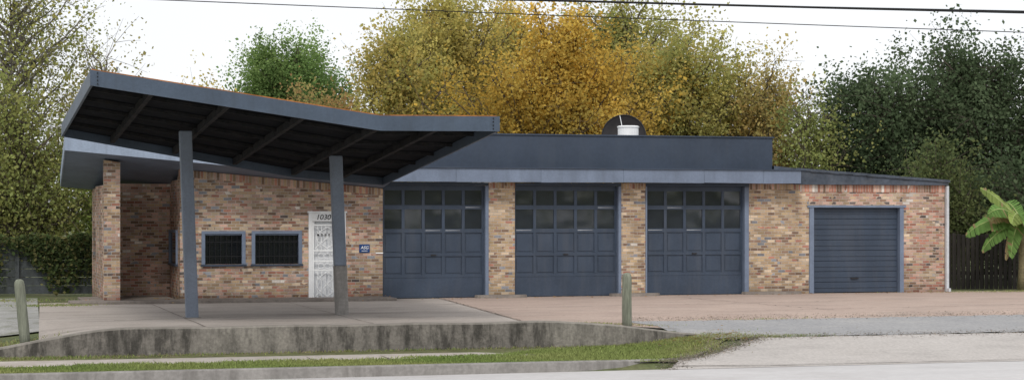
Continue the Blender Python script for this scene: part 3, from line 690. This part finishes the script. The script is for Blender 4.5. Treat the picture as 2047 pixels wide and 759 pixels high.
# banana plant
bu,bv=S(15.45,58.3); B=empty('banana_plant',(bu,bv,0),'banana plant with drooping green and browned leaves','banana plant')
m=MB(); m.tube([(bu,bv,-.05),(bu+.03,bv,.8),(bu-.02,bv,1.6),(bu,bv,2.2)],[.17,.14,.11,.06],10); m.obj('trunk',surf('banana_stem',(.22,.19,.11),.8,.3,4,20,.3,dirt=(.12,.08,.04),dirt_amt=.7,streak=True),B,smooth=True)
M_rib=surf('leaf_rib',(.30,.36,.13),.6)
def bleaf(az,up,L,w,col,droop):
    V=[];C=[]; d=Vector((math.cos(az),math.sin(az),0)); base=Vector((bu,bv,2.0)); side=Vector((-d.y,d.x,0)); N=22
    def pt(t): return base+d*(L*t*(1-.18*droop*t))+Vector((0,0,up*L*t-droop*L*t*t))
    for i in range(N):
        t0_=.12+.88*i/N; t1=.12+.88*(i+(.99 if rng.uniform()<.8 else .8))/N
        for s in (-1,1):
            wa=w*math.sin(math.pi*min(1,t0_*.93+.06))**.5; wb=w*math.sin(math.pi*min(1,t1*.93+.06))**.5; a=pt(t0_);b=pt(t1); dr=(.85 if s>0 else -.35)+rng.uniform(-.1,.1)
            V.append([a,b,b+side*s*wb*.7+Vector((0,0,-wb*dr)),a+side*s*wa*.7+Vector((0,0,-wa*dr))]); c=np.array(col)*rng.uniform(.8,1.2)*(1.1 if s<0 else .85)
            if rng.uniform()<.08: c=np.array((.40,.30,.16))
            C.append(c)
    cards('leaf',np.array([[tuple(p) for p in q] for q in V]),np.array(C),M_leaf,B)
    m=MB(); m.tube([pt(t) for t in np.linspace(0,1,9)],[.028*(1-.8*t) for t in np.linspace(0,1,9)],5); m.obj('leaf_stalk',M_rib,B)
GB=(.20,.35,.10); BB=(.42,.30,.17); YB=(.31,.40,.12)
for az,up,L,w,c,dr in ((2.9,.42,1.95,.36,GB,.60),(3.3,.95,1.5,.34,GB,.75),(2.6,1.25,1.35,.32,YB,.45),(3.15,.80,1.25,.26,BB,.75),(3.7,.3,1.0,.30,GB,1.3),(4.4,.8,1.2,.34,GB,1.1),(.1,.9,1.5,.36,GB,.8),(-.6,.6,1.4,.34,YB,1.),(1.5,1.1,1.3,.32,GB,.6),(3.4,.0,.9,.2,BB,1.2),(3.0,.05,1.45,.32,GB,.62),(.5,1.4,1.2,.3,YB,.4),(3.9,.9,1.4,.32,YB,.9),(2.3,.7,1.6,.32,GB,.7)):
    bleaf(az,up,L,w,c,dr)

# ------------------------------------------------------------------ grass blades, weeds, fallen leaves
def blades(name,label,UV,h,col,w=.013,**kw):
    n=len(UV); Z=np.array([G(a,b) for a,b in UV])-.015
    az=rng.uniform(0,2*math.pi,n); hh=h*rng.uniform(.5,1.4,n); lean=rng.normal(size=(n,2))*.45*hh[:,None]
    P=np.column_stack([UV,Z]); sd=np.column_stack([np.cos(az)*w,np.sin(az)*w,np.zeros(n)])
    tip=P+np.column_stack([lean,hh]); cards(name,np.stack([P-sd,P+sd,tip],axis=1),col,M_grass,None,nper=3,kind='stuff',label=label,category='grass',**kw)
def gcol(UV,n):
    pt=.5+.5*np.sin(UV[:,0]*1.3+np.sin(UV[:,1]*3))*np.cos(UV[:,0]*.37+1); a=np.array((.21,.29,.085));b=np.array((.34,.36,.14)); 
    c=a*(1-pt[:,None])+b*pt[:,None]; return (c*(1+.25*rng.normal(size=(n,1)))).clip(.01,1)
n=105000; u=rng.uniform(-13,4.4,n); v=rng.uniform(-15.03,-12.2,n)
edge=np.where(u<-1.5,-13.78+(u+13)*.012+.10*np.sin(u*2.1)+.05*np.sin(u*7),-13.64+(u+1.5)*.42+.12*np.sin(u*3)); rt=1.9+(v+15.3)*.85+.18*np.sin(v*9)+rng.normal(size=n)*.10
keep=(v<np.minimum(edge,-12.35)+rng.normal(size=n)*.05)&(u<rt)
dens=(np.sin(u*2.7)+np.sin(u*.9+v*4)+rng.normal(size=n)*.9)>-1.5
UV=np.column_stack([u,v])[keep&dens]; blades('grass','green turf strip between sidewalk and kerb',UV,.06,gcol(UV,len(UV)))
L=[]
for (cu,cvv,su,sv,k) in ((4.2,-12.65,.55,.14,3600),(3.3,-13.3,.5,.4,2600),(5.6,-12.85,.7,.07,1800),(2.6,-11.7,.6,.05,700),(-10.5,-12.35,1.6,.10,2200),(-11.2,-11.5,.7,.25,3000),(-8.6,-1.2,.5,.3,1200),(-11.5,2.,1.5,.5,3000),(6.1,-11.0,.9,.04,300),(21,-.3,2.,.3,5000),(0,-12.2,3.,.03,700),(-6,-12.2,3.,.03,700)):
    L.append(np.column_stack([rng.normal(size=k)*su+cu,rng.normal(size=k)*sv+cvv]))
UV=np.concatenate(L); c=gcol(UV,len(UV)); c[rng.uniform(size=len(c))<.3]=(.34,.29,.18); blades('weed_patch','straggly weeds at pavement edges',UV,.05,c,w=.011)
n=500; u=np.concatenate([rng.uniform(-8,17,n-150),rng.uniform(3,5,150)]); v=np.concatenate([-.15-np.abs(rng.normal(size=n-150))*.5,rng.normal(size=150)*.3-12.6]); Z=np.array([G(a,b) for a,b in zip(u,v)])
Z+=.03+.08*((v>-1.1)&(u<.2)); V=leafquads(np.column_stack([u,v,Z]),.06); V[...,2]=Z[:,None]+(V[...,2]-Z[:,None])*.25
cards('fallen_leaves',V,pal([(.4,.2,.07),(.3,.18,.08),(.46,.3,.1)],n),M_leaf,None,kind='stuff',label='fallen brown leaves along the building base',category='leaves')
n=9000; k=n//3; s=rng.uniform(0,1,k)
u=np.concatenate([2.2+3.1*s+rng.normal(size=k)*.14, rng.uniform(3,18,k), rng.uniform(3,18,n-2*k)]); v=np.concatenate([-15.3+2.35*s+rng.normal(size=k)*.12, -10.8+rng.normal(size=k)*.22, -12.9+rng.normal(size=n-2*k)*.16])
Z=np.array([G(a,b) for a,b in zip(u,v)])+.022; V=leafquads(np.column_stack([u,v,Z]),.035); V[...,2]=Z[:,None]+(V[...,2]-Z[:,None])*.35
cards('loose_gravel',V,pal([(.30,.27,.24),(.42,.39,.36),(.20,.18,.15),(.36,.29,.22)],n,.2),M_leaf,None,kind='stuff',label='loose grit along the asphalt and apron edges',category='gravel')

m=MB()
def crack(u0,v0,u1,v1,w=.012,wob=.05,n=24,dz=.010):
    pr=None
    for i in range(n+1):
        t=i/n; a=lerp(u0,u1,t)+(random.uniform(-wob,wob)); b=lerp(v0,v1,t)+(random.uniform(-wob,wob)); ww=w*random.uniform(.5,1.5)
        z=G(a,b)+dz; cur=[(a,b-ww,z),(a,b+ww,z)] if abs(u1-u0)>abs(v1-v0) else [(a-ww,b,z),(a+ww,b,z)]
        if pr: m.add([pr[0],cur[0],cur[1],pr[1]],[(0,1,2,3)])
        pr=cur
for v in (-3.6,-7.4): crack(-9,v,1.0,v,.015,.01)
for u in (-6.3,-2.8): crack(u,-11.8,u,-1.1,.010,.01)
crack(.45,-11.7,1.55,-.6,.010,.03,60,.014)
crack(1.5,-6,12,-4.5,.015,.12,60,.014); crack(3,-9.5,16,-7.5,.012,.15,70,.014); crack(-7.8,-8.6,-1,-7.2,.02,.08,40,.006); crack(8,-1.2,9,-9,.012,.1,40,.014)
crack(2.3,-15.22,40,-15.22,.014,.004,90,.030)
m.obj('pavement_crack',surf('crack_dark',(.17,.145,.125),.95),kind='structure',label='dark joints and cracks in the paving',category='crack')
m=MB()
for u in (-9.,-7.5,-6.,-4.5,-3.,-1.5,0.): m.box(u-.006,u+.006,-13.9,-12.5,-.6,G(u,-13.2)+.0085)
m.obj('sidewalk_joint',M_step,kind='structure',label='joints across the sidewalk',category='joint')

# ------------------------------------------------------------------ overhead cables
def cable(v,za,zb,r,label):
    m=MB(); pts=[]
    for i in range(41):
        u=-60+130*i/40; z=lerp(za,zb,(u+8)/16.6); z+=.00018*(u-2)**2
        pts.append((u,v+.002*u,z))
    m.tube(pts,[r]*41,6); m.obj('overhead_cable',M_cable,None,label=label,category='cable',group='utility cables above the street')
cable(-18,5.87,5.78,.009,'thin black utility cable above the street')
cable(-18,6.05,6.16,.022,'thick black utility cable above the street')
cable(-17.9,6.02,6.20,.012,'black utility cable beside the thick one')

# ------------------------------------------------------------------ world, sun, camera
w=bpy.data.worlds.new('World'); scene.world=w; w.use_nodes=True; nt=w.node_tree
bg=nt.nodes['Background']; sky=nt.nodes.new('ShaderNodeTexSky'); sky.sky_type='NISHITA'; sky.sun_disc=False; sky.sun_elevation=math.radians(52); sky.sun_rotation=math.radians(200)
tc=nt.nodes.new('ShaderNodeTexCoord'); cn=nt.nodes.new('ShaderNodeTexNoise'); cn.inputs['Scale'].default_value=2.2; cn.inputs['Detail'].default_value=5; nt.links.new(tc.outputs['Generated'],cn.inputs['Vector'])
cl=ramp(nt,cn.outputs[0],[(.3,(.90,.915,.94)),(.7,(.985,.99,1.))])
cloud=mixc(nt,1.,cl,(8.5,8.5,8.55),'MULTIPLY')
c=mixc(nt,.93,sky.outputs[0],cloud); nt.links.new(c,bg.inputs[0]); bg.inputs[1].default_value=.13
sl=bpy.data.lights.new('sun','SUN'); sl.energy=1.5; sl.angle=math.radians(14); sl.color=(1,.96,.9)
so=bpy.data.objects.new('sun',sl); so.rotation_euler=(math.radians(44),0,math.radians(-20)); so.location=(0,-20,30); COL.objects.link(so)
cam=bpy.data.cameras.new('camera'); cam.sensor_width=36; cam.lens=3850/2047*36; cam.shift_y=.0247; cam.clip_end=4000; cam.clip_start=.1
co=bpy.data.objects.new('camera',cam); co.location=(-11.46,-50.84,2.26); co.rotation_euler=(math.radians(90),0,math.radians(-16.54)); COL.objects.link(co)
scene.camera=co
